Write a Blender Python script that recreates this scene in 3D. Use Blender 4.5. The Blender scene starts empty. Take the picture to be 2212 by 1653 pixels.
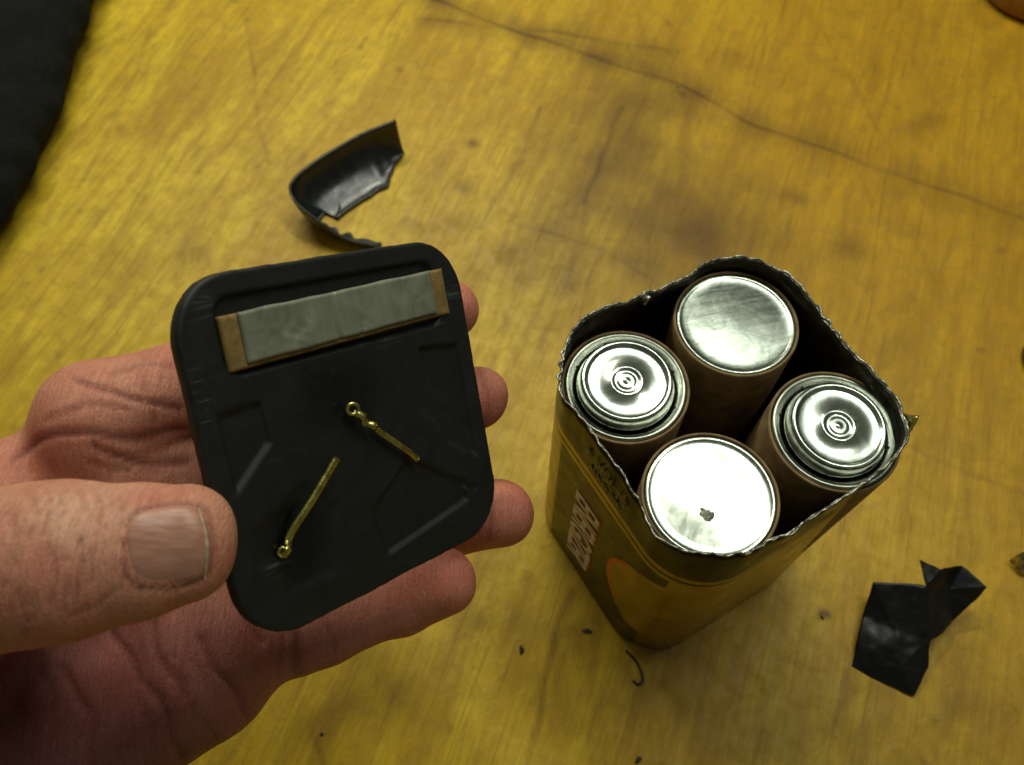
import bpy, bmesh, math, random
import numpy as np
from mathutils import Vector, Matrix, noise
random.seed(4); np.random.seed(4)
S=0.01
H=28.2; F=1836.0; PITCH=math.radians(28.3)
s_,c_=math.sin(PITCH),math.cos(PITCH)
# ---- photogrammetry: measured bearings -> real 3-D positions in cm (table top is z=0)
def at_z(px,py,z=0.0):
    a=(px-1106)/F; b=(826-py)/F
    t=(H-z)/(c_-b*s_)
    return (a*t,(s_+b*c_)*t,z)
def cam(px,py,d):
    return np.array([(px-1106)/F*d,(826-py)/F*d,d])
def c2w(p):
    p=np.asarray(p,dtype=float)
    x,y,z=p[...,0],p[...,1],p[...,2]
    return np.stack([x,y*c_+z*s_,H+y*s_-z*c_],-1)

scene=bpy.context.scene
COL=scene.collection
# ---------------------------------------------------------------- helpers
def empty(name,loc,label,category,rot=None,group=None):
    o=bpy.data.objects.new(name,None); o.empty_display_size=0.02
    if rot is None: o.location=Vector(loc)*S
    else:
        m=rot.to_4x4(); m.translation=Vector(loc)*S; o.matrix_world=m
    COL.objects.link(o); o["label"]=label; o["category"]=category
    if group: o["group"]=group
    return o
def make(name,verts,faces,mats,parent=None,origin=(0,0,0),smooth=True,fm=None,label=None,category=None,kind=None,group=None):
    o0=np.array(origin,dtype=float)
    v=(np.asarray(verts,dtype=float)-o0)*S
    me=bpy.data.meshes.new(name); me.from_pydata(v.tolist(),[],[tuple(int(i) for i in f) for f in faces])
    if not isinstance(mats,(list,tuple)): mats=[mats]
    for m in mats: me.materials.append(m)
    if fm is not None: me.polygons.foreach_set("material_index",list(fm))
    if smooth: me.polygons.foreach_set("use_smooth",[True]*len(me.polygons))
    me.update()
    o=bpy.data.objects.new(name,me); COL.objects.link(o)
    if parent is not None: o.parent=parent
    else: o.location=Vector(origin)*S
    if label: o["label"]=label
    if category: o["category"]=category
    if kind: o["kind"]=kind
    if group: o["group"]=group
    return o
def grid_faces(n,m,closed_m=False,off=0):
    f=[]
    for i in range(n-1):
        for j in range(m if closed_m else m-1):
            j2=(j+1)%m
            f.append((off+i*m+j,off+i*m+j2,off+(i+1)*m+j2,off+(i+1)*m+j))
    return f
def lathe(prof,seg=96):
    v=[];n=len(prof)
    for (r,z) in prof:
        for k in range(seg):
            a=2*math.pi*k/seg; v.append((r*math.cos(a),r*math.sin(a),z))
    return v,grid_faces(n,seg,True)
def tube(pts,rad,seg=12,flat=1.0,caps=True,jit=0.0):
    pts=[Vector(p) for p in pts]; n=len(pts); v=[];f=[]
    up=Vector((0,0,1))
    for i,p in enumerate(pts):
        t=(pts[min(i+1,n-1)]-pts[max(i-1,0)]).normalized()
        sx=t.cross(up)
        if sx.length<1e-3: sx=Vector((1,0,0))
        sx.normalize(); sy=sx.cross(t).normalized()
        r=rad[i] if isinstance(rad,(list,tuple)) else rad
        for k in range(seg):
            a=2*math.pi*k/seg
            q=p+sx*(r*math.cos(a))+sy*(r*flat*math.sin(a))
            if jit: q=q+noise.noise_vector(q*.8)*jit
            v.append(tuple(q))
    f=grid_faces(n,seg,True)
    if caps:
        f.append(tuple(range(seg))); f.append(tuple(reversed(range((n-1)*seg,n*seg))))
    return v,f
def spline(pts,n):
    pts=np.array(pts,float); m=len(pts); out=[]
    P=np.vstack([2*pts[0]-pts[1],pts,2*pts[-1]-pts[-2]])
    for k in range(n):
        u=k/(n-1)*(m-1); i=min(int(u),m-2); t=u-i
        p0,p1,p2,p3=P[i],P[i+1],P[i+2],P[i+3]
        out.append(0.5*((2*p1)+(-p0+p2)*t+(2*p0-5*p1+4*p2-p3)*t*t+(-p0+3*p1-3*p2+p3)*t**3))
    return np.array(out)
# ---------------------------------------------------------------- materials
class N:
    def __init__(s,name):
        s.m=bpy.data.materials.new(name); s.m.use_nodes=True
        s.t=s.m.node_tree; s.b=s.t.nodes["Principled BSDF"]
        s.tc=s.t.nodes.new('ShaderNodeTexCoord')
        s.mp=s.t.nodes.new('ShaderNodeMapping'); s.mp.inputs['Scale'].default_value=(100,100,100)
        s.t.links.new(s.tc.outputs['Object'],s.mp.inputs['Vector']); s.co=s.mp.outputs[0]
    def l(s,a,b): s.t.links.new(a,b)
    def noise(s,scale,detail=4,rough=.55,vec=None,dist=0):
        n=s.t.nodes.new('ShaderNodeTexNoise'); n.inputs['Scale'].default_value=scale
        n.inputs['Detail'].default_value=detail; n.inputs['Roughness'].default_value=rough; n.inputs['Distortion'].default_value=dist
        s.l(vec or s.co,n.inputs['Vector']); return n.outputs['Fac']
    def map(s,rot=(0,0,0),sc=(1,1,1),src=None):
        m=s.t.nodes.new('ShaderNodeMapping'); m.inputs['Rotation'].default_value=rot; m.inputs['Scale'].default_value=sc
        s.l(src or s.co,m.inputs['Vector']); return m.outputs[0]
    def ramp(s,fac,stops):
        r=s.t.nodes.new('ShaderNodeValToRGB'); e=r.color_ramp.elements
        while len(e)<len(stops): e.new(0.5)
        for el,(p,col) in zip(e,stops):
            el.position=p; el.color=(col,col,col,1) if isinstance(col,(int,float)) else (*col,1)
        s.l(fac,r.inputs[0]); return r.outputs[0]
    def mix(s,fac,a,b,mode='MIX'):
        m=s.t.nodes.new('ShaderNodeMix'); m.data_type='RGBA'; m.blend_type=mode
        if isinstance(fac,(int,float)): m.inputs[0].default_value=fac
        else: s.l(fac,m.inputs[0])
        for k,x in ((6,a),(7,b)):
            if isinstance(x,tuple): m.inputs[k].default_value=(*x,1)
            else: s.l(x,m.inputs[k])
        return m.outputs[2]
    def math(s,op,a,b=0.0,c=None):
        m=s.t.nodes.new('ShaderNodeMath'); m.operation=op
        for k,x in enumerate((a,b) if c is None else (a,b,c)):
            if isinstance(x,(int,float)): m.inputs[k].default_value=x
            else: s.l(x,m.inputs[k])
        return m.outputs[0]
    def attr(s,name):
        a=s.t.nodes.new('ShaderNodeAttribute'); a.attribute_name=name; return a
    def set(s,**k):
        for n,x in k.items():
            i=s.b.inputs[n.replace('_',' ')]
            if isinstance(x,(int,float)): i.default_value=x
            elif isinstance(x,tuple): i.default_value=(*x,1) if i.type=='RGBA' else x
            else: s.l(x,i)
        return s
    def bump(s,h,strength=.3,dist=.05):
        b=s.t.nodes.new('ShaderNodeBump'); b.inputs['Strength'].default_value=strength; b.inputs['Distance'].default_value=dist*S
        s.l(h,b.inputs['Height'])
        if s.b.inputs['Normal'].is_linked: s.l(s.b.inputs['Normal'].links[0].from_socket,b.inputs['Normal'])
        s.l(b.outputs[0],s.b.inputs['Normal']); return s

# wood
w=N("wood_table")
g=w.map(rot=(0,0,math.radians(-70)))
gv=w.map(sc=(.05,1.0,1),src=g); gv2=w.map(sc=(.35,1.0,1),src=g); gv3=w.map(sc=(.22,1,1),src=g)
fine=w.noise(9,6,.65,gv,.3); mid=w.noise(1.3,5,.6,gv,1.2)
blot=w.noise(.20,6,.62,gv2,1.4); mott=w.noise(1.5,7,.72,None,.6); streak=w.noise(.6,6,.65,gv3,2.2); patch=w.noise(.32,7,.68,gv2,2.2)
lines=w.noise(3.2,4,.6,gv,.8)
col=w.mix(w.ramp(blot,[(.40,0),(.60,1)]),(.66,.465,.022),(.50,.315,.013))
col=w.mix(w.math('MULTIPLY',w.attr("light_tone").outputs['Fac'],.85),col,(.50,.25,.007))
col=w.mix(w.ramp(streak,[(.45,0),(.66,.55)]),col,(.34,.18,.007))
col=w.mix(w.ramp(patch,[(.50,0),(.60,.28),(.70,.36)]),col,(.25,.125,.006))
col=w.mix(w.ramp(mid,[(.42,0),(.7,.34)]),col,(.26,.14,.008))
col=w.mix(w.ramp(fine,[(.45,0),(.75,.36)]),col,(.23,.12,.008))
col=w.mix(w.ramp(lines,[(.60,0),(.66,.38),(.72,.1)]),col,(.17,.08,.006))
col=w.mix(w.ramp(mott,[(.44,0),(.70,.44)]),col,(.23,.135,.012))
st=w.attr("stain").outputs['Fac']
col=w.mix(st,col,(.080,.034,.005))
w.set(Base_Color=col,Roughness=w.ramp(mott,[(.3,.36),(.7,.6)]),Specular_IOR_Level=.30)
w.bump(fine,.3,.03).bump(mott,.5,.06)
WOOD=w.m

def simple(name,base,rough=.5,metal=0,var=.15,scale=3,bstr=.2,bdist=.02,dark=None,**k):
    n=N(name); a=n.noise(scale,5,.6)
    d=dark or tuple(x*(1-var*2.2) for x in base)
    n.set(Base_Color=n.mix(n.ramp(a,[(.35,0),(.65,1)]),base,d),Roughness=n.ramp(n.noise(scale*2.3,4),[(.3,max(rough-.1,.02)),(.7,min(rough+.1,1))]),Metallic=metal,**k)
    n.bump(n.noise(scale*4,4),bstr,bdist); return n.m
CARD=simple("cardboard_jacket",(.27,.175,.070),.75,var=.22,scale=2)
BLACKPL=simple("black_plastic",(.009,.011,.013),.30,var=.2,scale=1,bstr=.0)
TAPE=simple("black_film",(.004,.004,.005),.42,var=.2,scale=1.5,bstr=.25,bdist=.03,Specular_IOR_Level=.35)
FABRIC=simple("black_fabric",(.007,.008,.007),.95,var=.3,scale=6,bstr=.8,bdist=.06,Specular_IOR_Level=.2)
DARKM=simple("dark_slot",(.01,.01,.008),.6)
BRASS=simple("brass",(.58,.52,.15),.30,1,var=.25,scale=6,bstr=.2)
CRUMB=simple("crumb_black",(.03,.02,.01),.7)
WHITE=simple("white_print",(.60,.60,.54),.4,var=.08,bstr=0)
RED=simple("orange_red_print",(.50,.06,.012),.4,var=.03,bstr=0)
GREYP=simple("grey_print",(.07,.07,.055),.4,var=.05,bstr=0)
RIM=simple("torn_tin",(.50,.50,.42),.36,1,var=.35,scale=5,bstr=.5,bdist=.03)
BROWNC=simple("brown_cardboard",(.27,.165,.045),.85,var=.2,scale=5,bstr=.5)
ORANGE=simple("orange_brown_plastic",(.35,.15,.02),.4)

def metal(name,base=(.60,.63,.57),r0=.16,r1=.34,scr=.25,spots=.5,dent=.3,scl=.35):
    n=N(name); a=n.noise(1.0,6,.68,None,1.5); b=n.noise(6,6,.75); sc=n.noise(3,5,.7,n.map(rot=(0,0,.6),sc=(.25,3,1)),.3)
    sc2=n.noise(5,4,.7,n.map(rot=(0,0,-.9),sc=(.12,4,1)),.2)
    col=n.mix(n.ramp(a,[(.38,0),(.62,1)]),base,tuple(x*.55 for x in base))
    col=n.mix(n.ramp(b,[(.56,0),(.70,spots)]),col,(.12,.115,.08))
    col=n.mix(n.ramp(sc2,[(.58,0),(.68,scl)]),col,(.12,.12,.09))
    n.set(Base_Color=col,Metallic=1.0,Roughness=n.ramp(sc,[(.3,r0),(.7,r1)]))
    n.bump(sc,scr,.006)
    if dent: n.bump(a,dent,.02)
    return n.m
TIN=metal("cell_tin",(.42,.455,.39),.17,.26,.14,.65,.12,.6); CAPM=metal("cap_tin",(.58,.62,.56),.19,.24,.08,.2,.04,.2)
RINGM=metal("ring_tin",(.42,.44,.37),.26,.36,.2,.4,.1,.2)
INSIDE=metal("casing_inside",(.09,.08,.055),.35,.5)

# casing print
n=N("printed_tin"); sep=n.t.nodes.new('ShaderNodeSeparateXYZ'); n.l(n.co,sep.inputs[0]); X,Y,Z=sep.outputs
def step(x,lo,hi=None):
    r=n.math('GREATER_THAN',x,lo)
    return r if hi is None else n.math('MULTIPLY',r,n.math('LESS_THAN',x,hi))
gold=n.mix(n.ramp(n.noise(.8,5),[(.35,0),(.7,1)]),(.40,.29,.065),(.24,.165,.035))
blackmask=n.math('MAXIMUM',step(Z,8.12),step(Z,7.72,7.86))
face=n.math('LESS_THAN',Y,-3.2)
panel=n.math('MULTIPLY',n.math('MULTIPLY',face,step(X,-1.9,3)),step(Z,-1,7.5))
dx=n.math('SUBTRACT',X,3.6); dz=n.math('SUBTRACT',Z,4.3)
rr=n.math('SQRT',n.math('ADD',n.math('MULTIPLY',dx,dx),n.math('MULTIPLY',dz,dz)))
inside=n.math('LESS_THAN',rr,2.75)
ring=n.math('MULTIPLY',n.math('MULTIPLY',face,step(rr,2.60,2.75)),n.math('LESS_THAN',X,1.5))
panel=n.math('MULTIPLY',panel,n.math('SUBTRACT',1.0,inside))
col=n.mix(panel,gold,(.028,.023,.008))
col=n.mix(blackmask,col,(.003,.003,.0025))
col=n.mix(ring,col,(.60,.11,.012))
met=n.math('SUBTRACT',1.0,n.math('MAXIMUM',n.math('MAXIMUM',blackmask,ring),n.math('MULTIPLY',panel,.6)))
n.set(Base_Color=col,Metallic=n.math('MULTIPLY',met,.95),Roughness=n.ramp(n.noise(2,4),[(.3,.24),(.7,.40)]),Specular_IOR_Level=.18)
n.bump(n.noise(.8,3),.4,.06); CASE=n.m

# lid plastic with scuffs & glue
n=N("lid_plastic"); sc=n.noise(2.5,6,.75,n.map(rot=(0,0,.5),sc=(.4,2.6,1)),1.0); gl=n.noise(.9,5,.7,None,2)
scr=n.noise(3,5,.75,n.map(rot=(0,0,.15),sc=(.3,3.4,1)),.8); dust=n.noise(16,4,.7); dm=n.noise(.7,4,.6,None,1)
col=n.mix(n.ramp(gl,[(.42,0),(.7,1)]),(.0065,.0075,.0070),(.012,.014,.013))
col=n.mix(n.ramp(sc,[(.68,0),(.80,.22)]),col,(.06,.07,.065))
col=n.mix(n.math('MULTIPLY',n.ramp(dust,[(.60,0),(.68,.35)]),n.ramp(dm,[(.45,0),(.65,1)])),col,(.08,.085,.075))
a=n.attr("glue").outputs['Fac']
col=n.mix(n.math('MULTIPLY',a,n.ramp(scr,[(.52,0),(.64,.55)])),col,(.20,.23,.22))
gm=n.attr("wet").outputs['Fac']
col=n.mix(n.math('MULTIPLY',gm,.7),col,(.0025,.003,.003))
n.set(Base_Color=col,Roughness=n.math('SUBTRACT',.56,n.math('MULTIPLY',gm,.40)),Specular_IOR_Level=.34)
n.bump(sc,.10,.015).bump(n.noise(14,4,.7),.18,.01); LID=n.m
# foam pad
n=N("grey_foam"); wr=n.noise(.8,3,.6,n.map(rot=(0,0,.5),sc=(2.0,.5,1)),1.5); sp=n.noise(9,4,.6)
n.set(Base_Color=n.mix(n.ramp(wr,[(.3,0),(.7,1)]),(.225,.23,.175),(.155,.16,.12)),Roughness=.28,Specular_IOR_Level=.4)
n.bump(wr,.6,.12).bump(sp,.25,.02); PAD=n.m
# skin
n=N("skin"); vc=n.attr("skin_col").outputs['Color']
pores=n.noise(13,5,.7); mot=n.noise(1.3,5,.65)
wrk=n.noise(3.2,5,.7,n.map(rot=(.3,.6,.2),sc=(4,.5,1)),1.2)
vo=n.t.nodes.new('ShaderNodeTexVoronoi'); vo.feature='DISTANCE_TO_EDGE'; vo.inputs['Scale'].default_value=7; n.l(n.map(rot=(.2,.1,.5),sc=(1.6,.8,1)),vo.inputs['Vector'])
cell_=n.ramp(vo.outputs['Distance'],[(0,0),(.14,1)])
dk=lambda k:n.mix(1.0,vc,(k,k*.8,k*.75),'MULTIPLY')
col=n.mix(n.ramp(mot,[(.38,0),(.66,.55)]),vc,n.mix(1.0,vc,(.85,.50,.50),'MULTIPLY')); col=n.mix(n.ramp(pores,[(.45,0),(.75,.35)]),col,dk(.5))
col=n.mix(n.ramp(wrk,[(.56,0),(.72,.5)]),col,dk(.42))
n.set(Base_Color=col,Roughness=n.ramp(pores,[(.3,.42),(.7,.66)]),Subsurface_Weight=.10,Subsurface_Scale=.003,Subsurface_Radius=(1.0,.3,.15),Specular_IOR_Level=.4)
n.bump(wrk,.75,.06).bump(pores,.5,.025).bump(cell_,.25,.012); SKIN=n.m
n=N("nail"); rd=n.noise(6,3,.5,n.map(rot=(0,0,-.1),sc=(.15,1.4,1))); mm=n.noise(1.6,4,.6)
nc=n.mix(n.ramp(rd,[(.3,0),(.7,1)]),(.45,.235,.165),(.36,.17,.115)); nc=n.mix(n.ramp(mm,[(.4,0),(.7,.6)]),nc,(.42,.15,.11))
n.set(Base_Color=nc,Roughness=.40,Subsurface_Weight=.12,Subsurface_Scale=.002,Specular_IOR_Level=.45)
n.bump(rd,.5,.03); NAIL=n.m

# ---------------------------------------------------------------- table
def axis(lo,a,b,hi,st,big=3.0):
    return np.concatenate([np.arange(lo,a,big),np.arange(a,b,st),np.arange(b,hi+.1,big)])
xs=axis(-60,-28,28,60,.12); ys=axis(-30,-2,40,75,.12)
XX,YY=np.meshgrid(xs,ys,indexing='ij'); 
stain=np.zeros_like(XX)
def warp(x,y,k,a):
    return x+a*np.sin(y*k+1.3)+a*.5*np.sin(y*k*2.7+x*k), y+a*np.cos(x*k+.7)+a*.5*np.sin(x*k*2.3)
WX,WY=warp(XX,YY,1.1,.06)
def seg_d(x,y,a,b):
    ax,ay=a[:2];bx,by=b[:2];dx,dy=bx-ax,by-ay
    t=np.clip(((x-ax)*dx+(y-ay)*dy)/(dx*dx+dy*dy),0,1)
    return np.hypot(x-ax-t*dx,y-ay-t*dy)
vn=np.zeros_like(XX)
rs0=np.random.RandomState(3)
for k in range(14):
    f_=rs0.uniform(.5,3.0); a_=rs0.uniform(0,6.28); vn+=np.sin(XX*f_*math.cos(a_)+YY*f_*math.sin(a_)+rs0.uniform(0,6.28))
vn=np.clip(.5+vn/9,0,1)
def line(pts,wd,strn,soft=0):
    global stain
    P=[at_z(*p) for p in pts]; d=np.full_like(XX,99)
    for a,b in zip(P[:-1],P[1:]): d=np.minimum(d,seg_d(WX,WY,a,b))
    stain=np.maximum(stain,strn*(.4+.75*vn)*np.exp(-(d/wd)**2))
    if soft: stain=np.maximum(stain,strn*.5*(.3+vn)*np.exp(-(d/(wd*4.5))**2))
def blob(p,rx,ry,strn,ang=0,pw=2):
    global stain
    x0,y0,_=at_z(*p); ca,sa=math.cos(ang),math.sin(ang)
    x2,y2=warp(XX,YY,.7,.5)
    u=((x2-x0)*ca+(y2-y0)*sa)/rx; v=(-(x2-x0)*sa+(y2-y0)*ca)/ry
    stain=1-(1-stain)*(1-np.clip(strn*(.55+.7*vn)*np.exp(-(u*u+v*v)**(pw/2)),0,.95))
line([(880,-20),(1100,60),(1290,125),(1470,185),(1640,272),(1900,365),(2240,480)],.20,.85,1)
line([(920,42),(1200,70),(1440,108)],.18,.6,1)
line([(1170,235),(1110,360),(1040,490)],.12,.65); line([(1345,230),(1300,330),(1262,440)],.12,.6)
line([(535,40),(552,200),(575,350)],.10,.32); line([(1235,1280),(1190,1420),(1135,1660)],.12,.6)
line([(330,60),(250,260),(130,470)],.10,.28); line([(1110,480),(1300,540),(1420,610)],.15,.5,1)
line([(1240,560),(1170,760)],.12,.5); line([(1950,960),(2100,1020),(2230,1070)],.10,.3)
line([(1690,1160),(1760,1130),(1900,1090)],.1,.25); line([(1520,1420),(1420,1660)],.1,.3)
line([(1750,20),(1900,280),(1980,420)],.10,.25); line([(1860,1330),(1800,1560)],.09,.3); line([(650,1500),(700,1660)],.1,.35)
blob((1390,330),3.4,6.4,.50,math.radians(-12)); blob((1430,470),3.8,2.3,.50); blob((1320,210),2.2,4.4,.38); blob((1490,560),2.8,2.4,.40); blob((1620,660),3,3,.2); blob((1180,520),2.5,2.5,.28); blob((1230,640),1.6,1.8,.4)
x0,y0,_=at_z(1400,440); rr=np.hypot((WX-x0)/1.5,(WY-y0)/1.1)
stain=np.maximum(stain,.6*vn**.5*np.exp(-((rr-2.0)/.45)**2)*(YY>y0-.5))
stain=np.maximum(stain,.65*vn**.5*np.exp(-((rr-1.1)/.3)**2)*(YY>y0-.8))
for p,r,k in [((1045,296),.35,.6),((1005,392),.45,.45),((1150,590),.7,.4),((1255,645),.5,.4),((1810,545),.9,.5),((2010,262),.8,.55),((1690,440),.6,.4),((400,430),.35,.35),
      ((250,225),.3,.45),((1800,150),.5,.35),((1460,185),.25,.6),((960,470),.9,.35),((1120,520),.9,.35),((880,500),.7,.35),((2140,545),.2,.5),((1775,1335),.22,.9),((1790,1345),.14,.9),
      ((1100,1320),.8,.4),((1230,1395),.9,.4),((820,1500),1.2,.4),((1000,1330),.5,.45),((1640,1560),1.0,.3),((2050,1560),1.2,.3),((1350,1520),1.0,.35),((700,1590),.8,.4),((300,160),.9,.25),((1580,140),1.0,.25),((1400,1390),1.0,.6),((2100,1450),1.5,.25),((900,1400),1.2,.3),((400,560),1.2,.2)]:
    blob(p,r,r*.8,k)
rs=np.random.RandomState(7)
for k in range(110):
    x=rs.uniform(-26,26);y=rs.uniform(1,38);r=rs.uniform(.06,.22)
    i=np.abs(xs-x)<1.2; j=np.abs(ys-y)<1.2
    sub=np.ix_(i,j); stain[sub]=np.maximum(stain[sub],rs.uniform(.15,.5)*np.exp(-(((XX[sub]-x)/r)**2+((YY[sub]-y)/(r*rs.uniform(.5,1.6)))**2)))
stain=np.clip(stain,0,.92)
light_tone=1/(1+np.exp(-(XX*.16+YY*.05-2.1)))  # lighting gradient painted into the wood colour: yellow left, orange-brown right
n1,n2=XX.shape
top=np.stack([XX.ravel(),YY.ravel(),np.zeros(XX.size)],1)
V=top.tolist(); Fc=[tuple(reversed(f)) for f in grid_faces(n1,n2)]
b0=len(V)
for (x,y) in ((xs[0],ys[0]),(xs[-1],ys[0]),(xs[-1],ys[-1]),(xs[0],ys[-1])): V.append((x,y,-2.5))
Fc+= [(b0,b0+3,b0+2,b0+1)]
Fc+= [tuple([i*n2 for i in range(n1-1,-1,-1)])+(b0,b0+1)]
Fc+= [tuple([i*n2+n2-1 for i in range(n1)])+(b0+2,b0+3)]
Fc+= [tuple(range(0,n2))+(b0+3,b0)]
Fc+= [tuple([(n1-1)*n2+j for j in range(n2-1,-1,-1)])+(b0+1,b0+2)]
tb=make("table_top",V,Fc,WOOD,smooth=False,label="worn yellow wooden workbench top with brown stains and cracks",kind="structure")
for nm,arr in (("stain",stain),("light_tone",light_tone)):
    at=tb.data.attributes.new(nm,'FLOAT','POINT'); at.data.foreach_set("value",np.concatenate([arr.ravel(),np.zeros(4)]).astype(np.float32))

# ---------------------------------------------------------------- battery casing
CX,CY=5.25,9.5; ROT=Matrix.Rotation(math.radians(-59),3,'Z')
def to_w(lx,ly,z=0):
    v=ROT@Vector((lx,ly,z)); return (v.x+CX,v.y+CY,v.z)
case=empty("battery_casing",(CX,CY,0),"opened gold and black tin battery casing with torn rim on table","battery",rot=ROT)
HS,R=3.45,1.7
def rsq(t,hs=HS,r=R):
    L=2*(hs-r); A=math.pi/2*r; per=4*(L+A); d=(t%1)*per
    k=int(d//(L+A)); d-=k*(L+A)
    if d<L: p=Vector((hs,-(hs-r)+d)); nn=Vector((1,0))
    else:
        a=(d-L)/r; p=Vector((hs-r+r*math.cos(a),hs-r+r*math.sin(a))); nn=Vector((math.cos(a),math.sin(a)))
    m=Matrix.Rotation(k*math.pi/2,2); return m@p,m@nn
NS=900
lev=[0,.03,.12,.3,2,4,6,7.5,8.2,8.7,9.1,9.4,9.65,1.0]
rimh=[];rimoff=[]
for k in range(NS):
    t=k/NS; ct,st_=math.cos(t*6.283),math.sin(t*6.283)
    hgt=9.93+.16*noise.noise(Vector((ct*1.6,st_*1.6,3)))+.11*noise.noise(Vector((ct*5,st_*5,1)))+.05*noise.noise(Vector((ct*24,st_*24,1)))
    off=.22*noise.noise(Vector((ct*2.2,st_*2.2,9)))+.07*noise.noise(Vector((ct*8,st_*8,9)))
    rimh.append(hgt); rimoff.append(off)
rows=14
V=[]
for r_ in range(rows):
    for k in range(NS):
        p,nn=rsq(k/NS); h=rimh[k]
        z=lev[r_] if r_<rows-1 else h
        if r_>=9 and r_<rows-1: z=8.7+(h-8.7)*(r_-9)/4.0
        q=max(0,(z-7.8)/2.2); o=rimoff[k]*q*q*1.3+(-.06 if r_==0 else (-.02 if r_==1 else 0))
        if r_>=rows-2: o+=.025*noise.noise(Vector((k*.07,0,4)))
        P=p+nn*o; V.append((P.x,P.y,z))
no=len(V)
fo=grid_faces(rows,NS,True)
for r_ in range(rows-1,-1,-1):
    for k in range(NS):
        x,y,z=V[r_*NS+k]; p,nn=rsq(k/NS); V.append((x-nn.x*.045,y-nn.y*.045,max(z,.1)))
fi=grid_faces(rows,NS,True,no)
br=[((rows-1)*NS+k,(rows-1)*NS+(k+1)%NS,no+(k+1)%NS,no+k) for k in range(NS)]
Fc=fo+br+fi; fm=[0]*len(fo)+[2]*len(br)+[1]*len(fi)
Fc.append(tuple(reversed(range(NS)))); fm.append(0)
Fc.append(tuple(range(no+(rows-1)*NS,no+rows*NS))); fm.append(1)
make("casing_wall",V,Fc,[CASE,INSIDE,RIM],parent=case,fm=fm)
pts=[Vector(V[(rows-1)*NS+k]) for k in range(NS)]
tv=[];sg=5
for k,p in enumerate(pts):
    _,nn=rsq(k/NS); n3=Vector((nn.x,nn.y,0))
    amp=max(0,noise.noise(Vector((k*.015,5,0))))*2.2
    wv=.036*math.sin(k*.42+5*noise.noise(Vector((k*.025,0,0))))*(.25+amp)
    hh=.05+.07*noise.noise(Vector((k*.07,8,0)))
    for j in range(sg):
        q=j/(sg-1); tv.append(tuple(p+n3*(-.02+wv*q+.035*q*q)+Vector((0,0,-.05+(hh+.05)*q+.014*noise.noise(Vector((k*.3,j,5)))))))
tf=[]
for k in range(NS):
    k2=(k+1)%NS
    for j in range(sg-1): tf.append((k*sg+j,k*sg+j+1,k2*sg+j+1,k2*sg+j))
rimo=make("torn_rim",tv,tf,RIM,parent=case,label="jagged dull cut metal edge")
m=rimo.modifiers.new("s",'SOLIDIFY'); m.thickness=.045*S; m.offset=0
def ear(t,w_,h_,lean,mat=RIM):
    p,nn=rsq(t); tn=Vector((-nn.y,nn.x)); vs=[];k=15
    for i in range(k):
        for j in range(7):
            u=(i/(k-1)-.5)*w_; q=j/6; hh=h_*q*(1-(abs(i/(k-1)-.5)*1.9)**2)
            P=p+tn*(u*(1-.6*q))+nn*(.02+lean*q*q+.05*noise.noise(Vector((i*.5,j*.5,t*50))))
            vs.append((P.x,P.y,9.75+hh))
    o=make("bent_tab",vs,grid_faces(k,7),mat,parent=case); m=o.modifiers.new("s",'SOLIDIFY'); m.thickness=.03*S
def loc_t(wx,wy):
    v=ROT.transposed()@Vector((wx-CX,wy-CY,0)); best=min(range(NS),key=lambda k:(rsq(k/NS)[0]-Vector((v.x,v.y))).length); return best/NS
wx,wy,_=at_z(1960,910,9.9); ear(loc_t(wx,wy),.9,.42,.22,BRASS)
wx,wy,_=at_z(1385,630,9.9); ear(loc_t(wx,wy),.5,.30,-.25)
def text(body,size,mat,name,mtx,parent,bold=0.0,sx=1):
    cu=bpy.data.curves.new("t",'FONT'); cu.body=body; cu.size=size*S; cu.align_x='CENTER'; cu.align_y='CENTER'; cu.extrude=.004*S; cu.offset=bold*S
    o=bpy.data.objects.new("t",cu); COL.objects.link(o); dg=bpy.context.evaluated_depsgraph_get()
    me=bpy.data.meshes.new_from_object(o.evaluated_get(dg)); bpy.data.objects.remove(o)
    me.materials.clear(); me.materials.append(mat)
    q=bpy.data.objects.new(name,me); COL.objects.link(q); q.parent=parent; q.matrix_local=mtx; return q
def fm_(x,z,out,rotz,sy=1.35):
    base=Matrix(((1,0,0,x*S),(0,0,-1,-(HS+out)*S),(0,1,0,z*S),(0,0,0,1)))
    return base@Matrix.Rotation(rotz,4,'Z')@Matrix.Scale(sy,4,(0,1,0))
text("ENERGIZER",.98,RED,"lettering_shadow",fm_(-.45+.05,3.75,.012,math.radians(-90),1.6),case,bold=.02)
text("ENERGIZER",.98,WHITE,"lettering",fm_(-.45,3.7,.024,math.radians(-90),1.6),case,bold=.012)
text("6 VOLTS",.46,GREYP,"small_lettering",fm_(0,9.05,.06,0),case,bold=.01)
text("ALKALINE",.30,GREYP,"small_lettering",fm_(0,8.45,.03,0),case,bold=.01)

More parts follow.
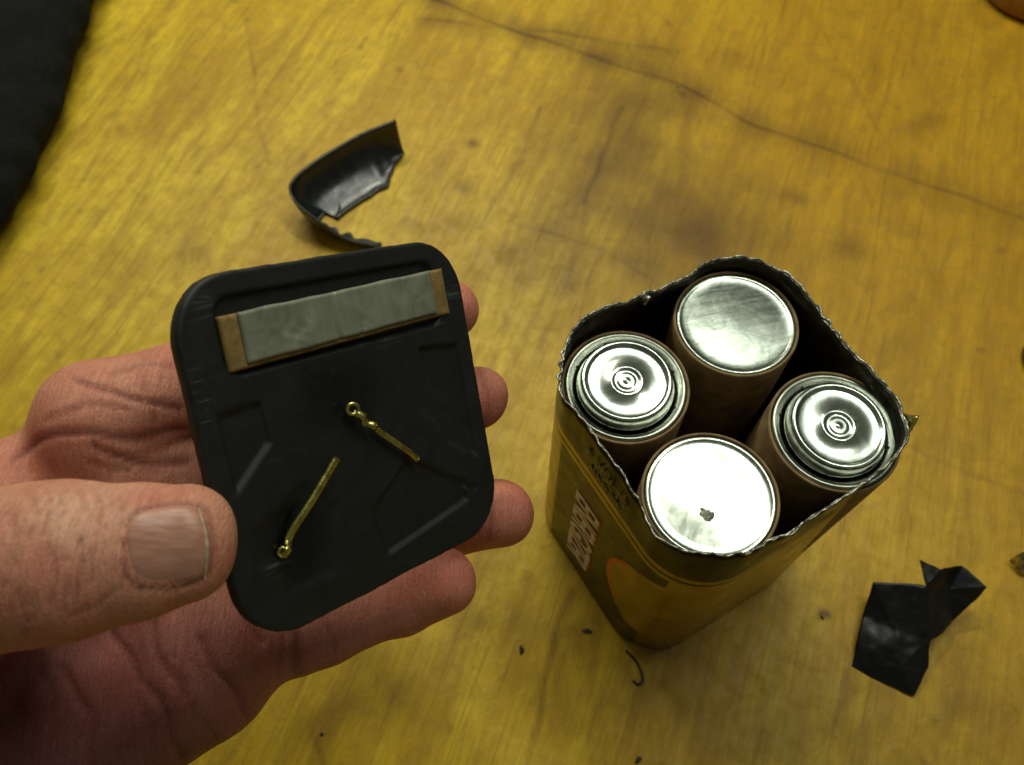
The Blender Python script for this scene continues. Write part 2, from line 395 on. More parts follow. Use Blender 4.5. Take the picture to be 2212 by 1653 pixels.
# ---------------------------------------------------------------- cells
RC=1.63
jv,jf=lathe([(.001,.0),(RC-.05,.0),(RC,.05),(RC,9.12),(RC-.015,9.17),(RC-.06,9.18),(RC-.075,9.12),(RC-.08,8.6)])
pv,pf=lathe([(RC-.085,8.9),(RC-.09,9.12),(RC-.13,9.16),(RC-.19,9.13),(1.35,9.115),(1.2,9.118),(.9,9.130),(.7,9.137),(.5,9.142),(.3,9.146),(.001,9.148)])
ev,ef=lathe([(RC-.085,8.9),(RC-.09,9.14),(RC-.12,9.20),(RC-.16,9.21),(RC-.20,9.19),(RC-.24,9.12),(RC-.27,9.11),(RC-.31,9.09),(1.27,8.98),(1.22,8.85),(1.1,8.8),(.001,8.8)])
cv,cf=lathe([(1.20,8.95),(1.21,9.10),(1.24,9.14),(1.22,9.18),(1.17,9.2),(1.16,9.40),(1.14,9.47),(1.08,9.50),(1.03,9.48),(.99,9.42),(.95,9.41),(.45,9.415),(.42,9.44),(.37,9.45),(.33,9.42),(.27,9.40),(.22,9.42),(.17,9.44),(.12,9.42),(.08,9.44),(.001,9.45)])
efm=[]
for i in range(11):
    for k in range(96): efm.append(1 if (i in (6,7) and k%12 in (0,)) or i>=8 else 0)
ms={}
def cell(lx,ly,kind,rz,label,dz=0,tilt=(0,0)):
    x,y,_=to_w(lx,ly)
    c=empty("battery_cell",(x,y,.12+dz),label,"battery cell",group="four cells inside the opened battery")
    c.rotation_euler=(tilt[0],tilt[1],rz)
    def part(name,v,f,m,**k):
        if name+kind in ms:
            o=bpy.data.objects.new(name,ms[name+kind]); COL.objects.link(o); o.parent=c
        else:
            o=make(name,v,f,m,parent=c,**k); ms[name+kind]=o.data
    part("jacket",jv,jf,CARD)
    if kind=="flat": part("metal_end",pv,pf,TIN)
    else:
        part("metal_end",ev,ef,[RINGM,DARKM],fm=efm); part("raised_cap",cv,cf,CAPM)
    return c
D=1.74
cell(-D,-D,"cap",.3,"cardboard-wrapped cell with raised shiny cap inside the tin casing",0,(0,0))
c2=cell(D,-D,"flat",1.2,"cardboard-wrapped cell with bright flat end, dent near edge, inside casing",.12)
cell(D,D,"cap",2.0,"cardboard-wrapped cell with raised shiny cap inside the tin casing",0.1,(.02,-.02))
c3=cell(-D,D,"flat",0.2,"cardboard-wrapped cell with dull scratched flat end inside the casing",.15,(.0,.0))
scar=simple("weld_scar",(.50,.50,.40),.33,1,var=.25,scale=6,bstr=1,bdist=.06)
ax_,ay_,_=at_z(1528,1112,9.35); loc=Matrix.Rotation(-1.2,3,'Z')@Vector((ax_-c2.location.x*100,ay_-c2.location.y*100,0))
vs=[]
for i in range(14):
    for k in range(40):
        a=2*math.pi*k/40; r=.17*i/13*(1+.5*noise.noise(Vector((math.cos(a)*1.6,math.sin(a)*1.6,1))))
        q=i/13; X_=loc.x+r*math.cos(a); Y_=loc.y+r*1.3*math.sin(a)
        vs.append((X_,Y_,9.138+.035*(1-q)**.5*(.5+abs(noise.noise(Vector((X_*9,Y_*9,3))))*1.6)-.012*q*q))
make("weld_mark",vs,[tuple(reversed(f)) for f in grid_faces(14,40,True)],scar,parent=c2)

# ---------------------------------------------------------------- lid (held)
TL,TR,BR,BL=[c2w(np.array(p)) for p in ((-5.50,1.60,13.62),(-1.16,3.13,18.32),(-.27,-3.16,19.20),(-4.61,-4.69,14.5))]
ctr=(TL+TR+BR+BL)/4; ex=Vector((TR-TL)+(BR-BL)).normalized(); ey=Vector((TL-BL)+(TR-BR)); ey=(ey-ex*ey.dot(ex)).normalized(); ez=ex.cross(ey)
LR=Matrix((ex,ey,ez)).transposed()
lid=empty("plastic_plate",ctr,"square black plastic battery top, underside showing, held in the hand","battery top",rot=LR)
LS=3.25; LRr=1.15
def ss(x,a,b):
    t=np.clip((x-a)/(b-a),0,1); return t*t*(3-2*t)
def boxm(u,v,u0,u1,v0,v1,e=.05,r=0):
    du=np.maximum(np.maximum(u0-u,u-u1),-9); dv=np.maximum(np.maximum(v0-v,v-v1),-9)
    d=np.maximum(du,dv) if r==0 else np.hypot(np.maximum(du+r,0),np.maximum(dv+r,0))+np.minimum(np.maximum(du+r,dv+r),0)-r
    return 1-ss(d,-e,e)
def polym(u,v,P,e=.04):
    d=np.full(np.shape(u),-9.0)
    cx_=sum(p[0] for p in P)/len(P); cy_=sum(p[1] for p in P)/len(P)
    for a,b in zip(P,P[1:]+P[:1]):
        tx,ty=b[0]-a[0],b[1]-a[1]; L=math.hypot(tx,ty); nx_,ny_=ty/L,-tx/L
        if (cx_-a[0])*nx_+(cy_-a[1])*ny_>0: nx_,ny_=-nx_,-ny_
        d=np.maximum(d,(u-a[0])*nx_+(v-a[1])*ny_)
    return 1-ss(d,-e,e)
def relief(x,y):
    u=x+LS; v=LS-y
    h=0
    h-=.14*boxm(u,v,.75,5.75,.42,1.75,.05,.3)
    h-=.08*polym(u,v,[(.40,2.35),(1.22,2.32),(1.24,3.05),(.42,3.70)],.045)
    h-=.10*polym(u,v,[(5.02,2.15),(6.08,2.28),(6.08,4.75),(5.35,4.25),(5.02,3.6)],.045)
    h-=.09*polym(u,v,[(3.10,4.98),(4.15,4.30),(5.55,5.28),(5.60,5.62),(3.25,5.95)],.045)
    h-=.05*polym(u,v,[(.55,4.55),(1.75,4.0),(2.3,4.6),(2.0,5.8),(1.0,5.75)],.14)
    d=seg_d(u,v,(4.35,4.40),(5.85,5.45)); h-=.07*np.exp(-(d/.05)**2)
    d=np.abs(np.hypot(u-2.55,v-1.98)-.28); h-=.02*np.exp(-(d/.04)**2)*(v>1.98)
    return h
NR,NK=90,360
ks=[rsq(k/NK,LS,LRr)[0] for k in range(NK)]; kn=[rsq(k/NK,LS,LRr)[1] for k in range(NK)]
kx=np.array([p.x for p in ks]); ky=np.array([p.y for p in ks]); nx=np.array([p.x for p in kn]); ny=np.array([p.y for p in kn])
edge_n=np.array([noise.noise(Vector((k*.07,0,1)))*.02+noise.noise(Vector((k*.4,0,7)))*.012 for k in range(NK)])
rows_=[]
for z,o in ((-.30,-.02),(-.27,.0),(-.12,.0),(-.05,.0),(-.015,-.02),(0,-.05)):
    rows_.append(np.stack([kx+nx*(o+edge_n),ky+ny*(o+edge_n),np.full(NK,z)],1))
for r in range(1,NR):
    q=1-r/NR; x=(kx-nx*.05)*q; y=(ky-ny*.05)*q
    rows_.append(np.stack([x,y,relief(x,y)],1))
A=np.array(rows_); nr=A.shape[0]; V=A.reshape(-1,3)
Fc=grid_faces(nr,NK,True); Fc.append(tuple(range((nr-1)*NK,nr*NK))); Fc.append(tuple(reversed(range(NK))))
lb=make("plate_body",V,Fc,LID,parent=lid)
u=V[:,0]+LS; v=LS-V[:,1]
glue=.6*boxm(u,v,3.2,5.8,1.78,1.86,.1)+.8*boxm(u,v,.10,.28,1.5,2.5,.10)+.7*boxm(u,v,.35,.7,.35,.65,.15)+.9*np.exp(-(((u-.9)/.25)**2+((v-5.2)/.15)**2))+.7*boxm(u,v,6.05,6.35,1,1.3,.15)+.35*boxm(u,v,.9,1.4,3.28,3.38,.1)+.4*boxm(u,v,.5,.9,1.72,1.8,.1)
wet=np.exp(-(((u-1.35)/.65)**2+((v-4.95)/.8)**2)**2)+.7*np.exp(-(((u-2.9)/.9)**2+((v-2.6)/.7)**2)**2)
for nm,arr in (("glue",np.clip(glue,0,1)),("wet",np.clip(wet,0,1))):
    at=lb.data.attributes.new(nm,'FLOAT','POINT'); at.data.foreach_set("value",arr.astype(np.float32))
def slab(name,u0,u1,v0,v1,z0,z1,mat,wob=0,nx_=110,ny_=26,skew=0,dents=False):
    vs=[]
    for i in range(nx_):
        for j in range(ny_):
            a=i/(nx_-1);b=j/(ny_-1); uu=u0+(u1-u0)*a; vv=v1+(v0-v1)*b+skew*(a-.5)
            if wob and j in (0,ny_-1): vv+=wob*.5*noise.noise(Vector((uu*1.5,j,2)))
            z=z1+wob*(noise.noise(Vector((uu*.9,vv*1.1,4)))+.5*noise.noise(Vector((uu*3,vv*2.5,4))))
            if dents:
                for cx_,sg_ in ((2.95,1),(3.65,-1),(4.7,.5)): z-=.06*math.exp(-((uu-cx_-sg_*.45*(vv-1.1)**2)/.05)**2)*(.6+.6*noise.noise(Vector((vv*2,cx_,0))))
                z-=.035*math.exp(-(((uu-1.9)/.45)**2+((vv-1.2)/.28)**2))*(1+noise.noise(Vector((uu*6,vv*6,1)))*1.6)
            eg=min(a*(nx_-1),(1-a)*(nx_-1),b*(ny_-1),(1-b)*(ny_-1)); 
            if eg<1: z-=.04
            vs.append((uu-LS,LS-vv,z))
    top=len(vs); fs=[tuple(reversed(f)) for f in grid_faces(nx_,ny_)]
    loop=[i*ny_ for i in range(nx_)]+[(nx_-1)*ny_+j for j in range(1,ny_)]+[i*ny_+ny_-1 for i in range(nx_-2,-1,-1)]+[j for j in range(ny_-2,0,-1)]
    for q in loop: x,y,z=vs[q]; vs.append((x,y,z0))
    L=len(loop)
    for q in range(L): fs.append((loop[q],top+q,top+(q+1)%L,loop[(q+1)%L]))
    fs.append(tuple(top+q for q in range(L-1,-1,-1)))
    return make(name,vs,fs,mat,parent=lid)
slab("cardboard_strip",.76,5.98,.68,1.64,-.14,.08,BROWNC,.01,skew=-.10)
slab("foam_pad",1.08,5.56,.67,1.56,.075,.17,PAD,.04,skew=-.09,dents=True)
def lp(u,v,z): return (u-LS,LS-v,z)
def contact(pts,rad,flat,ringc,ringr):
    v_,f_=tube(spline(pts,40),rad,12,flat)
    v_=list(v_); f_=list(f_); b=len(v_); n1_,n2_=28,8
    for i in range(n1_):
        a=2*math.pi*i/n1_
        for j in range(n2_):
            q=2*math.pi*j/n2_; r=ringr+.04*math.cos(q); v_.append((ringc[0]+r*math.cos(a),ringc[1]+r*math.sin(a),ringc[2]+.04*math.sin(q)+.04*math.cos(a)))
    for i in range(n1_):
        for j in range(n2_): f_.append((b+i*n2_+j,b+((i+1)%n1_)*n2_+j,b+((i+1)%n1_)*n2_+(j+1)%n2_,b+i*n2_+(j+1)%n2_))
    return make("brass_contact",v_,f_,BRASS,parent=lid)
ra=[.08 if i<5 else .05+.035*abs(math.sin(i*.8)) if i<12 else .082 for i in range(40)]
contact([lp(.98,5.06,.05),lp(1.05,4.95,.13),lp(1.14,4.8,.07),lp(1.3,4.6,.13),lp(1.7,4.25,.20),lp(2.1,3.88,.25),lp(2.33,3.66,.28)],ra,.6,lp(1.0,5.0,.04),.075)
ra=[.06+.03*abs(math.sin(i*.7)) if i<20 else .07 for i in range(40)]
contact([lp(2.95,2.95,.20),lp(3.06,3.05,.30),lp(3.13,3.2,.22),lp(3.3,3.32,.30),lp(3.42,3.42,.16),lp(3.8,3.8,.18),lp(4.1,4.08,.16),lp(4.32,4.31,.10)],ra,.7,lp(2.92,2.88,.24),.10)

# ---------------------------------------------------------------- hand (signed distance field -> surface nets)
def smin(a,b,k):
    h=np.clip(.5+.5*(b-a)/k,0,1); return b*(1-h)+a*h-k*h*(1-h)
def cone(P,a,b,ra,rb):
    a=a.astype(np.float32); b=b.astype(np.float32); ab=b-a; L=float(ab@ab)
    t=np.clip(((P-a)@ab)/L,0,1).astype(np.float32)
    d=P-a-t[...,None]*ab
    return np.sqrt(np.einsum('...i,...i->...',d,d))-(ra+(rb-ra)*t)
J=cam
fingers={
 'index':[(J(215,905,17.3),1.12),(J(590,770,19.2),.93),(J(600,768,19.25),.97),(J(800,705,19.9),.80),(J(810,702,19.9),.85),(J(972,668,19.45),.70)],
 'middle':[(J(300,1050,17.9),1.12),(J(690,955,20.1),.95),(J(700,952,20.1),1.0),(J(880,893,20.6),.86),(J(890,890,20.6),.9),(J(1032,858,20.1),.77)],
 'ring':[(J(330,1215,18.1),1.1),(J(710,1180,20.3),.93),(J(720,1178,20.3),.97),(J(910,1135,20.7),.86),(J(920,1132,20.7),.9),(J(1076,1108,20.1),.82)],
 'pinky':[(J(430,1400,17.7),1.08),(J(640,1368,18.7),.88),(J(700,1345,19.0),.93),(J(850,1295,19.4),.80),(J(860,1292,19.4),.83),(J(958,1253,19.1),.75)]}
o_=np.array([0,.18,0]); 
thumb=[(J(-150,1280,14.9),1.45),(J(-60,1245,14.1),1.22),(J(90,1215,13.6),1.12),(J(150,1208,13.55),1.10),(J(290,1190,13.75),.92),(J(405,1172,13.95),.80)]
WR=J(-260,1660,18.8)
palm=[(WR,J(215,915,17.7),1.9,1.1),(WR,J(300,1060,18.2),1.9,1.1),(WR,J(330,1220,18.4),1.9,1.15),(WR,J(430,1420,17.9),1.9,1.45),
      (J(60,1700,17.6),J(420,1440,17.7),1.8,1.45),(J(0,1780,18.2),WR,1.8,2.0),
      (J(-60,1150,17.6),J(-200,1450,17.2),1.3,1.9),
      (J(-300,1520,17.2),J(-160,1330,15.6),1.9,1.55),
      (J(-20,1060,16.9),J(-150,1260,15.2),1.0,1.3),
      (J(215,915,17.4),J(430,1400,18.0),1.0,1.1),
      (WR,J(-620,2300,21),2.3,2.9)]
def sdf(P):
    pal=None
    for a,b,ra,rb in palm:
        d=cone(P,a,b,ra,rb); pal=d if pal is None else smin(pal,d,.7)
    D=pal
    for nm,ch in fingers.items():
        f=None
        for (a,ra),(b,rb) in zip(ch[:-1],ch[1:]):
            d=cone(P,a,b,ra,rb); f=d if f is None else smin(f,d,.18)
        D=np.minimum(D,smin(pal,f,.45))
    f=None
    for oo in (o_,-o_):
        for (a,ra),(b,rb) in zip(thumb[:-1],thumb[1:]):
            d=cone(P,a+oo,b+oo,ra-.06,rb-.02); f=d if f is None else smin(f,d,.2)
    return np.minimum(D,smin(pal,f,.6))
h=.09
lo=np.array([-17.5,-14.5,11.5]); hi=np.array([1.0,2.6,23.5])
gx,gy,gz=[np.arange(lo[i],hi[i],h,dtype=np.float32) for i in range(3)]
Fd=np.empty((len(gx),len(gy),len(gz)),np.float32)
YZ=np.stack(np.meshgrid(gy,gz,indexing='ij'),-1)
for i0 in range(0,len(gx),10):
    xx=gx[i0:i0+10]; P=np.empty((len(xx),len(gy),len(gz),3),np.float32)
    P[...,0]=xx[:,None,None]; P[...,1:]=YZ[None]
    Fd[i0:i0+10]=sdf(P)
def nets(Fv):
    s=Fv<0; nx,ny,nz=Fv.shape
    offs=[(i,j,k) for i in (0,1) for j in (0,1) for k in (0,1)]
    cnt=np.zeros((nx-1,ny-1,nz-1),np.int8)
    for (i,j,k) in offs: cnt+=s[i:nx-1+i,j:ny-1+j,k:nz-1+k]
    act=(cnt>0)&(cnt<8); idx=np.full(act.shape,-1,np.int64); ai=np.argwhere(act); idx[act]=np.arange(len(ai))
    acc=np.zeros((len(ai),3)); nn=np.zeros(len(ai))
    for a in offs:
        for ax in range(3):
            if a[ax]==0:
                b=list(a); b[ax]=1
                fa=Fv[ai[:,0]+a[0],ai[:,1]+a[1],ai[:,2]+a[2]]; fb=Fv[ai[:,0]+b[0],ai[:,1]+b[1],ai[:,2]+b[2]]
                m=(fa<0)!=(fb<0); t=fa[m]/(fa[m]-fb[m]); p=np.tile(np.array(a,float),(m.sum(),1)); p[:,ax]=t
                acc[m]+=p; nn[m]+=1
    v=ai+acc/nn[:,None]; faces=[]
    for ax in range(3):
        b1,b2=(ax+1)%3,(ax+2)%3
        sl0=[slice(1,-1)]*3; sl1=[slice(1,-1)]*3; sl0[ax]=slice(0,-1); sl1[ax]=slice(1,None)
        A=s[tuple(sl0)];B=s[tuple(sl1)]; e=np.argwhere(A!=B); flag=A[tuple(e.T)]
        e2=e.copy(); e2[:,b1]+=1; e2[:,b2]+=1
        def cidx(d1,d2):
            q=e2.copy(); q[:,b1]+=d1; q[:,b2]+=d2; return idx[q[:,0],q[:,1],q[:,2]]
        Q=np.stack([cidx(-1,-1),cidx(0,-1),cidx(0,0),cidx(-1,0)],1)
        Q[~flag]=Q[~flag][:,::-1]; faces.append(Q)
    return v,np.vstack(faces)
hv,hf=nets(Fd); hv=lo+hv*h
def grad(p):
    e=.05; p=p.astype(np.float32); g=np.zeros_like(p)
    for i in range(3):
        d=np.zeros(3,np.float32); d[i]=e; g[:,i]=sdf(p+d)-sdf(p-d)
    return g/np.maximum(np.linalg.norm(g,axis=1,keepdims=True),1e-6)
gn=grad(hv); 
hv=hv-gn*sdf(hv.astype(np.float32))[:,None]
qx=hv[:,0]/hv[:,2]*F+1106; qy=826-hv[:,1]/hv[:,2]*F
front=np.clip(-gn[:,2]*1.6,0,1)
cre=np.zeros(len(hv)); isth=hv[:,2]<15.2; pm=~isth
lump=np.zeros(len(hv)); rs1=np.random.RandomState(11)
for k in range(22):
    fr=rs1.uniform(1.2,4.5); d_=rs1.normal(size=3); d_/=np.linalg.norm(d_); lump+=np.sin(hv@d_*fr+rs1.uniform(0,6.28))/fr
hv=hv+gn*(lump*.022)[:,None]
def crease(pts,wd,dep,mask):
    global cre
    P=spline(pts,len(pts)*5); d=np.full(len(hv),1e9)
    wob=6*np.sin(qx*.045+qy*.03); wob2=6*np.sin(qy*.05-qx*.02)
    for a,b in zip(P[:-1],P[1:]): d=np.minimum(d,seg_d(qx+wob,qy+wob2,a,b))
    cre=np.maximum(cre,dep*np.exp(-(d/wd)**2)*front*mask)
for pts in ([(225,1330),(270,1420),(340,1510),(400,1660)],[(430,1380),(480,1460),(550,1570)],[(635,1330),(650,1380),(640,1445)],[(330,1340),(350,1430),(400,1500)],
            [(170,820),(260,850),(390,880)],[(30,980),(170,930),(300,945),(410,930)],[(200,960),(300,1000),(400,990)],[(520,1300),(560,1390)],[(120,1440),(180,1540),(200,1660)]):
    crease(pts,9,.9,pm)
for pts in ([(100,900),(190,880),(290,890)],[(240,800),(330,790),(380,800)],[(300,760),(320,850),(330,930)],[(60,1420),(100,1500),(110,1600)],[(300,1400),(300,1500),(330,1600)],
            [(380,1420),(420,1520),(470,1610)],[(0,1450),(60,1560),(70,1650)],[(600,1350),(615,1400),(605,1450)],[(200,1000),(260,1020),(350,1015)],[(700,1330),(720,1400)],[(1050,1040),(1062,1100),(1055,1170)],[(1040,800),(1050,850),(1045,910)]):
    crease(pts,6,.45,pm)
for pts in ([(255,1060),(262,1085),(250,1110)],[(228,1050),(236,1090),(225,1140)],[(205,1048),(214,1100),(205,1150)],[(60,1060),(75,1110),(60,1160)],[(95,1055),(105,1100),(98,1150)],
            [(150,1330),(215,1290),(260,1270)],[(20,1100),(35,1180),(20,1260)],[(130,1060),(140,1110)],[(180,1050),(188,1105)],
            [(110,1180),(118,1240),(108,1300)],[(140,1200),(150,1260),(142,1310)],[(170,1160),(178,1230),(170,1290)],[(45,1270),(60,1330),(50,1370)],[(200,1180),(206,1220),(200,1260)]):
    crease(pts,5,.5,isth)
gro=np.abs((np.abs((qx-364)/98)**3.4+np.abs((qy-1178-(364-qx)*.10)/90)**3.4)**(1/3.4)-1)
cre=np.maximum(cre,.9*np.exp(-(gro/.05)**2)*isth*front)
hv=hv-gn*(cre*.07)[:,None]
base=np.array([.60,.29,.185]); red=np.array([.52,.15,.10]); purple_shade=np.array([.13,.038,.042]); pale=np.array([.72,.46,.32])
colr=np.tile(base,(len(hv),1))
def blend(c,m): 
    global colr
    m=np.clip(m,0,1)[:,None]; colr=colr*(1-m)+c*m
for nm,ch in fingers.items():
    tip=ch[-1][0]; d=np.linalg.norm(hv-tip,axis=1); blend(red,.5*np.exp(-(d/1.6)**2))
blend(red,.35*pm)
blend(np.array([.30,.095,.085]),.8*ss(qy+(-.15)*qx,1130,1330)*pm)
blend(purple_shade,.75*ss(qy+.25*(300-qx),1300,1700)*pm)  # purple-red palm, with the thumb's shade painted in towards the lower left
d=np.linalg.norm(hv-thumb[-1][0],axis=1); blend(red,.4*np.exp(-(d/1.0)**2)*isth)
blend(pale,.6*np.exp(-(((qx-210)/130)**2+((qy-1120)/75)**2))*isth)
blend(red,.6*np.exp(-(((qx-330)/90)**2+((qy-1070)/24)**2))*isth)
blend(red,.5*np.exp(-(((qx-80)/110)**2+((qy-1240)/60)**2))*isth)
blend(red,.5*ss(qy,1240,1370)*isth)
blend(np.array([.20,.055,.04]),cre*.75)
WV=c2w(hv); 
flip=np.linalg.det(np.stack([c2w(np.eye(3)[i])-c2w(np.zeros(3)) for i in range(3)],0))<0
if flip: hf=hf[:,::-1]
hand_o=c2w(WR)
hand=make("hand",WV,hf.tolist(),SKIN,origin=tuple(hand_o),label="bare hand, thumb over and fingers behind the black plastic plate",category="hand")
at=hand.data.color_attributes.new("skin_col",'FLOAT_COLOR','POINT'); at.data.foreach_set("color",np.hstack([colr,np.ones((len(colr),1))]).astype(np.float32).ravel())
def surf_depth(px,py,z0=11.0):
    z=np.full(len(px),z0)
    for _ in range(60):
        P=np.stack([(px-1106)/F*z,(826-py)/F*z,z],1).astype(np.float32); z=z+sdf(P)*.8
    return z
nr_,nk_=16,64; PX=[];PY=[];LF=[]
for i in range(nr_+1):
    q=i/nr_
    for k in range(nk_):
        a=2*math.pi*k/nk_; ca,sa=math.cos(a),math.sin(a)
        ex_=2/3.2; sx=math.copysign(abs(ca)**ex_,ca); sy=math.copysign(abs(sa)**ex_,sa)
        x=sx*90*q*(1 if sx>0 else 1.0); y=sy*84*q*(1+.04*sx)
        th=math.radians(6); PX.append(364+x*math.cos(th)+y*math.sin(th)); PY.append(1178+y*math.cos(th)-x*math.sin(th)); LF.append((q,sx))
PX=np.array(PX);PY=np.array(PY); z=surf_depth(PX,PY)
lift=np.array([(.045*(1-q**6)) -(.035 if q>.97 else 0)+(.03*max(0,sx)*q if q<.97 else 0) for q,sx in LF])
z=z-lift; NP=np.stack([(PX-1106)/F*z,(826-PY)/F*z,z],1)
nf=grid_faces(nr_+1,nk_,True)
nl=make("fingernail",c2w(NP)-hand_o,nf,NAIL,parent=hand,label="wide thumbnail with a vertical ridge")
ed=[]
for k in range(21):
    yy=1092+ (1250-1092)*k/20; xx=434+12*math.sin(math.pi*k/20)+ (yy-1170)*.10
    zz=surf_depth(np.array([xx]),np.array([yy]))[0]-.055
    ed.append(c2w(cam(xx,yy,zz))-hand_o)
ev2,ef2=tube(ed,[.01+.022*math.sin(math.pi*k/20)*(1+.4*math.sin(k*1.9)) for k in range(21)],8,.6)
NE=simple("nail_edge",(.55,.40,.24),.5,bstr=.1); make("nail_tip",ev2,ef2,NE,parent=nl)

# ---------------------------------------------------------------- broken plastic corner
path=spline([(-4.95,27.0),(-6.2,26.3),(-7.6,25.2),(-8.6,24.2),(-9.0,23.4),(-8.7,22.6),(-7.7,21.85),(-6.7,21.4),(-5.5,21.1)],110)
vs=[];M=28
for i,p in enumerate(path):
    t=i/109; tn=path[min(i+1,109)]-path[max(i-1,0)]; tn/=np.linalg.norm(tn); inn=np.array([-tn[1],tn[0]])
    if t<.60: wd=1.75*min(1,.20+t*5.5)+.10*noise.noise(Vector((t*25,0,0)))*(1 if t<.25 else .15)
    else: wd=1.75*(1-ss(t,.58,.68))+.55*ss(t,.58,.68)+.25*noise.noise(Vector((t*22,5,0)))
    hg=1.55 if t<.6 else 1.55-.95*ss(t,.58,.95)
    hg+=.03*noise.noise(Vector((t*10,3,3)))
    for j in range(M):
        q=j/(M-1)*1.9      # wall, rounded floor, then lip curling up a little
        off=wd*.92*(1-math.cos(min(q,math.pi/2)))+ (max(0,q-math.pi/2))*wd*.35
        z=.08+hg*(1-math.sin(min(q,math.pi/2)))+ .5*(max(0,q-math.pi/2))**2
        P=p+inn*off; vs.append((P[0],P[1],z))
sh=make("plastic_shard",vs,grid_faces(110,M),BLACKPL,origin=(-8,24,0),label="broken glossy black plastic corner piece lying on the table",category="plastic scrap")
m=sh.modifiers.new("s",'SOLIDIFY'); m.thickness=.10*S; m.offset=0

# ---------------------------------------------------------------- crumpled black film scrap
def sheet(name,pts,faces,label,category,mat=TAPE,jit=.10,thick=.03,lev_=4,group=None):
    W=[at_z(*p) for p in pts]; o0=np.array([np.mean([q[0] for q in W]),np.mean([q[1] for q in W]),0])
    bm=bmesh.new(); bv=[bm.verts.new(Vector(q)-Vector(o0)) for q in W]
    for f in faces: bm.faces.new([bv[i] for i in f])
    bmesh.ops.triangulate(bm,faces=bm.faces[:])
    for _ in range(lev_): bmesh.ops.subdivide_edges(bm,edges=bm.edges[:],cuts=1,use_grid_fill=True)
    for v_ in bm.verts:
        nz=noise.noise_vector(v_.co*.9)*jit+noise.noise_vector(v_.co*3.2)*jit*.25
        v_.co+=nz; v_.co.z=max(v_.co.z,.03)
    for v_ in bm.verts: v_.co*=S
    bmesh.ops.recalc_face_normals(bm,faces=bm.faces[:])
    me=bpy.data.meshes.new(name); bm.to_mesh(me); bm.free(); me.materials.append(mat)
    for p in me.polygons: p.use_smooth=True
    o=bpy.data.objects.new(name,me); COL.objects.link(o); o.location=Vector(o0)*S; o["label"]=label;o["category"]=category
    if group:o["group"]=group
    m=o.modifiers.new("s",'SOLIDIFY'); m.thickness=thick*S; return o
sheet("plastic_scrap",[(1885,1258,.9),(2000,1262,1.4),(2008,1385,.7),(2006,1440,.25),(1972,1505,.05),(1900,1475,.05),(1840,1440,.05),(1862,1330,.3),
      (1940,1360,.75),(1945,1440,.5),(1990,1205,1.2),(2035,1228,1.7),(2080,1222,1.2),(2135,1265,1.3),(2112,1292,.8),(2050,1275,.9),(2060,1340,.4)],
      [(0,7,8),(0,8,1),(1,8,2),(8,9,2),(2,9,3),(9,4,3),(9,5,4),(8,6,9),(9,6,5),(7,6,8),(1,2,15),(2,16,15),(16,14,15),(1,15,11),(1,11,10),(11,15,12),(12,15,13),(15,14,13)],
      "crumpled torn piece of black plastic film lying on the table","plastic scrap")
sheet("metal_scrap",[(2180,1212,.1),(2215,1190,.9),(2245,1215,.6),(2240,1250,.1),(2205,1235,.25)],[(0,1,4),(1,2,3,4)],"small bent silver metal scrap on the table","metal scrap",mat=RIM,jit=.05,lev_=3)

# crumbs
for k,(px,py,r,el) in enumerate([(1268,1364,.07,2.0),(1126,1404,.08,1.8),(695,1586,.05,1),(1378,1642,.06,2.2),(1776,1334,.05,1.3),(1462,188,.05,1.3)]):
    x,y,_=at_z(px,py); bm=bmesh.new(); bmesh.ops.create_icosphere(bm,subdivisions=3,radius=r)
    for v_ in bm.verts:
        v_.co+=noise.noise_vector(v_.co*12+Vector((k*3,0,0)))*r*.6; v_.co.x*=el; v_.co.z*=.4; v_.co.z+=r*.3; v_.co*=S
    me=bpy.data.meshes.new("crumb"); bm.to_mesh(me); bm.free(); me.materials.append(CRUMB)
    o=bpy.data.objects.new("crumb",me); COL.objects.link(o); o.location=Vector((x,y,0))*S; o.rotation_euler=(0,0,k*1.3)
    o["label"]="small dark crumb of debris on the table"; o["category"]="debris"; o["group"]="crumbs scattered on the table"
wp=[at_z(1352,1405,.04),at_z(1372,1425,.06),at_z(1385,1450,.07),at_z(1388,1470,.06),at_z(1378,1478,.05),at_z(1368,1470,.04)]
v_,f_=tube(spline(wp,24),.04,8); make("wire_bit",v_,f_,CRUMB,origin=tuple(wp[2][:2])+(0,),label="short hooked dark wire offcut on the table",category="wire")
cp=[at_z(150,-130,1.3),at_z(108,-42,1.4),at_z(62,78,1.4),at_z(20,190,1.3),at_z(-35,320,1.3),at_z(-100,430,1.3),at_z(-190,540,1.3)]
sp=spline(cp,90); v_,f_=tube(sp,[2.3+.06*math.sin(i*.3) for i in range(90)],40,.6,jit=.25)
make("fabric_strap",v_,f_,FABRIC,origin=(cp[3][0],cp[3][1],0),label="thick black padded fabric strap lying across the table corner",category="strap")
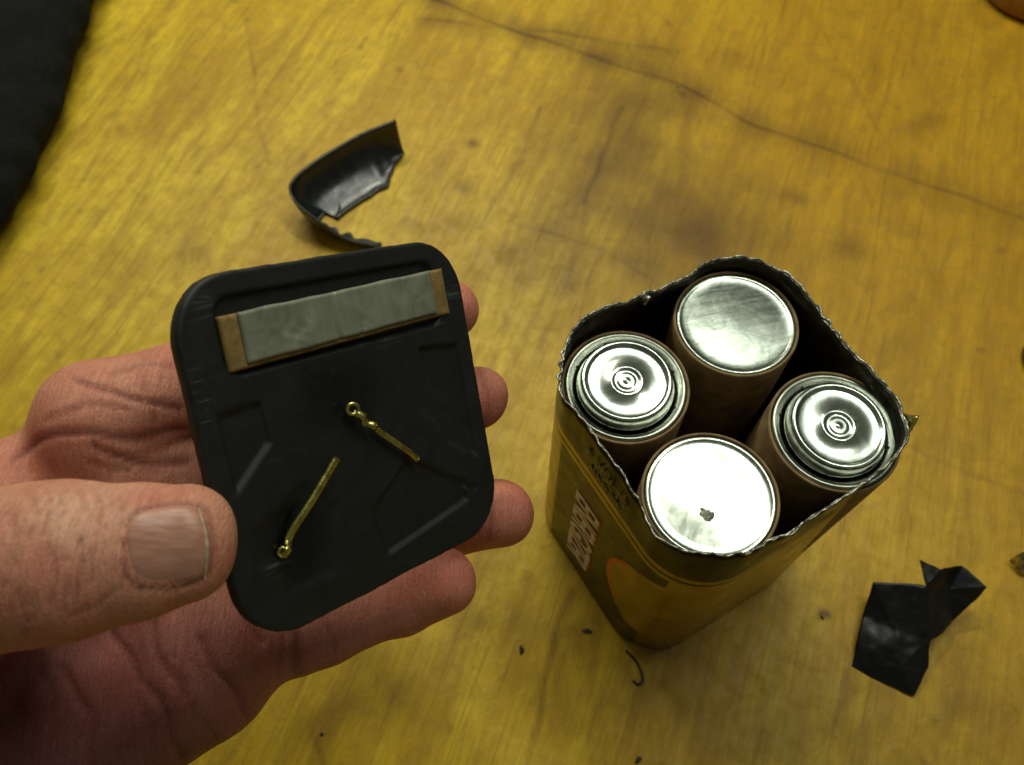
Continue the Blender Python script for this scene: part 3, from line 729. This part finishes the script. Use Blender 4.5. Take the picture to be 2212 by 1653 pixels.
x,y,_=at_z(2228,-18); vv,ff=lathe([(.01,0),(2.3,0),(2.6,.2),(2.75,.9),(2.7,1.7),(2.3,2.1),(2.25,2.2),(2.35,2.4),(2.2,2.7),(1.4,3.0),(.01,3.1)],64)
make("round_tin",np.array(vv)+np.array([x,y,0]),ff,ORANGE,origin=(x,y,0),label="rounded orange-brown lidded container at table edge",category="container")
x,y,_=at_z(2268,785); vv,ff=lathe([(.01,0),(1.0,0),(1.1,.12),(1.1,.5),(.85,.75),(.5,.8),(.45,1.2),(.35,1.3),(.01,1.3)],48)
make("black_knob",np.array(vv)+np.array([x,y,0]),ff,BLACKPL,origin=(x,y,0),label="small black plastic knob on the table",category="knob")

# ---------------------------------------------------------------- camera, light, world
cd=bpy.data.cameras.new("camera"); co=bpy.data.objects.new("camera",cd); COL.objects.link(co)
co.location=(0,0,H*S); co.rotation_euler=(PITCH,0,0); cd.sensor_width=36; cd.lens=36*F/2212; cd.clip_start=.01; cd.clip_end=50
cd.dof.use_dof=True; cd.dof.focus_distance=.185; cd.dof.aperture_fstop=22
scene.camera=co
def area(name,loc,target,sx,sy,power,col):
    l=bpy.data.lights.new(name,'AREA'); l.shape='RECTANGLE'; l.size=sx; l.size_y=sy; l.energy=power; l.color=col
    o=bpy.data.objects.new(name,l); COL.objects.link(o); o.location=loc
    d=Vector(target)-Vector(loc); o.rotation_euler=d.to_track_quat('-Z','Y').to_euler(); return o
area("tube_lamp",(.22,.345,.82),(.03,.12,0),.60,.035,2.3,(.96,1,.86))
area("cap_fill_light",(.18,.485,.82),(.06,.12,0),.60,.15,.95,(.92,1,.88))  # added dim panel, unseen, to brighten the cell caps and back cell
area("table_glow_fill",(-.17,.54,.52),(-.05,.24,0),.38,.06,2.2,(1,.98,.80))  # added unseen light that gives the table's upper left its glow
wd=bpy.data.worlds.new("World"); scene.world=wd; wd.use_nodes=True
wd.node_tree.nodes["Background"].inputs[0].default_value=(.27,.28,.20,1); wd.node_tree.nodes["Background"].inputs[1].default_value=.36
scene.view_settings.view_transform='Standard'; scene.view_settings.look='None'; scene.view_settings.exposure=0
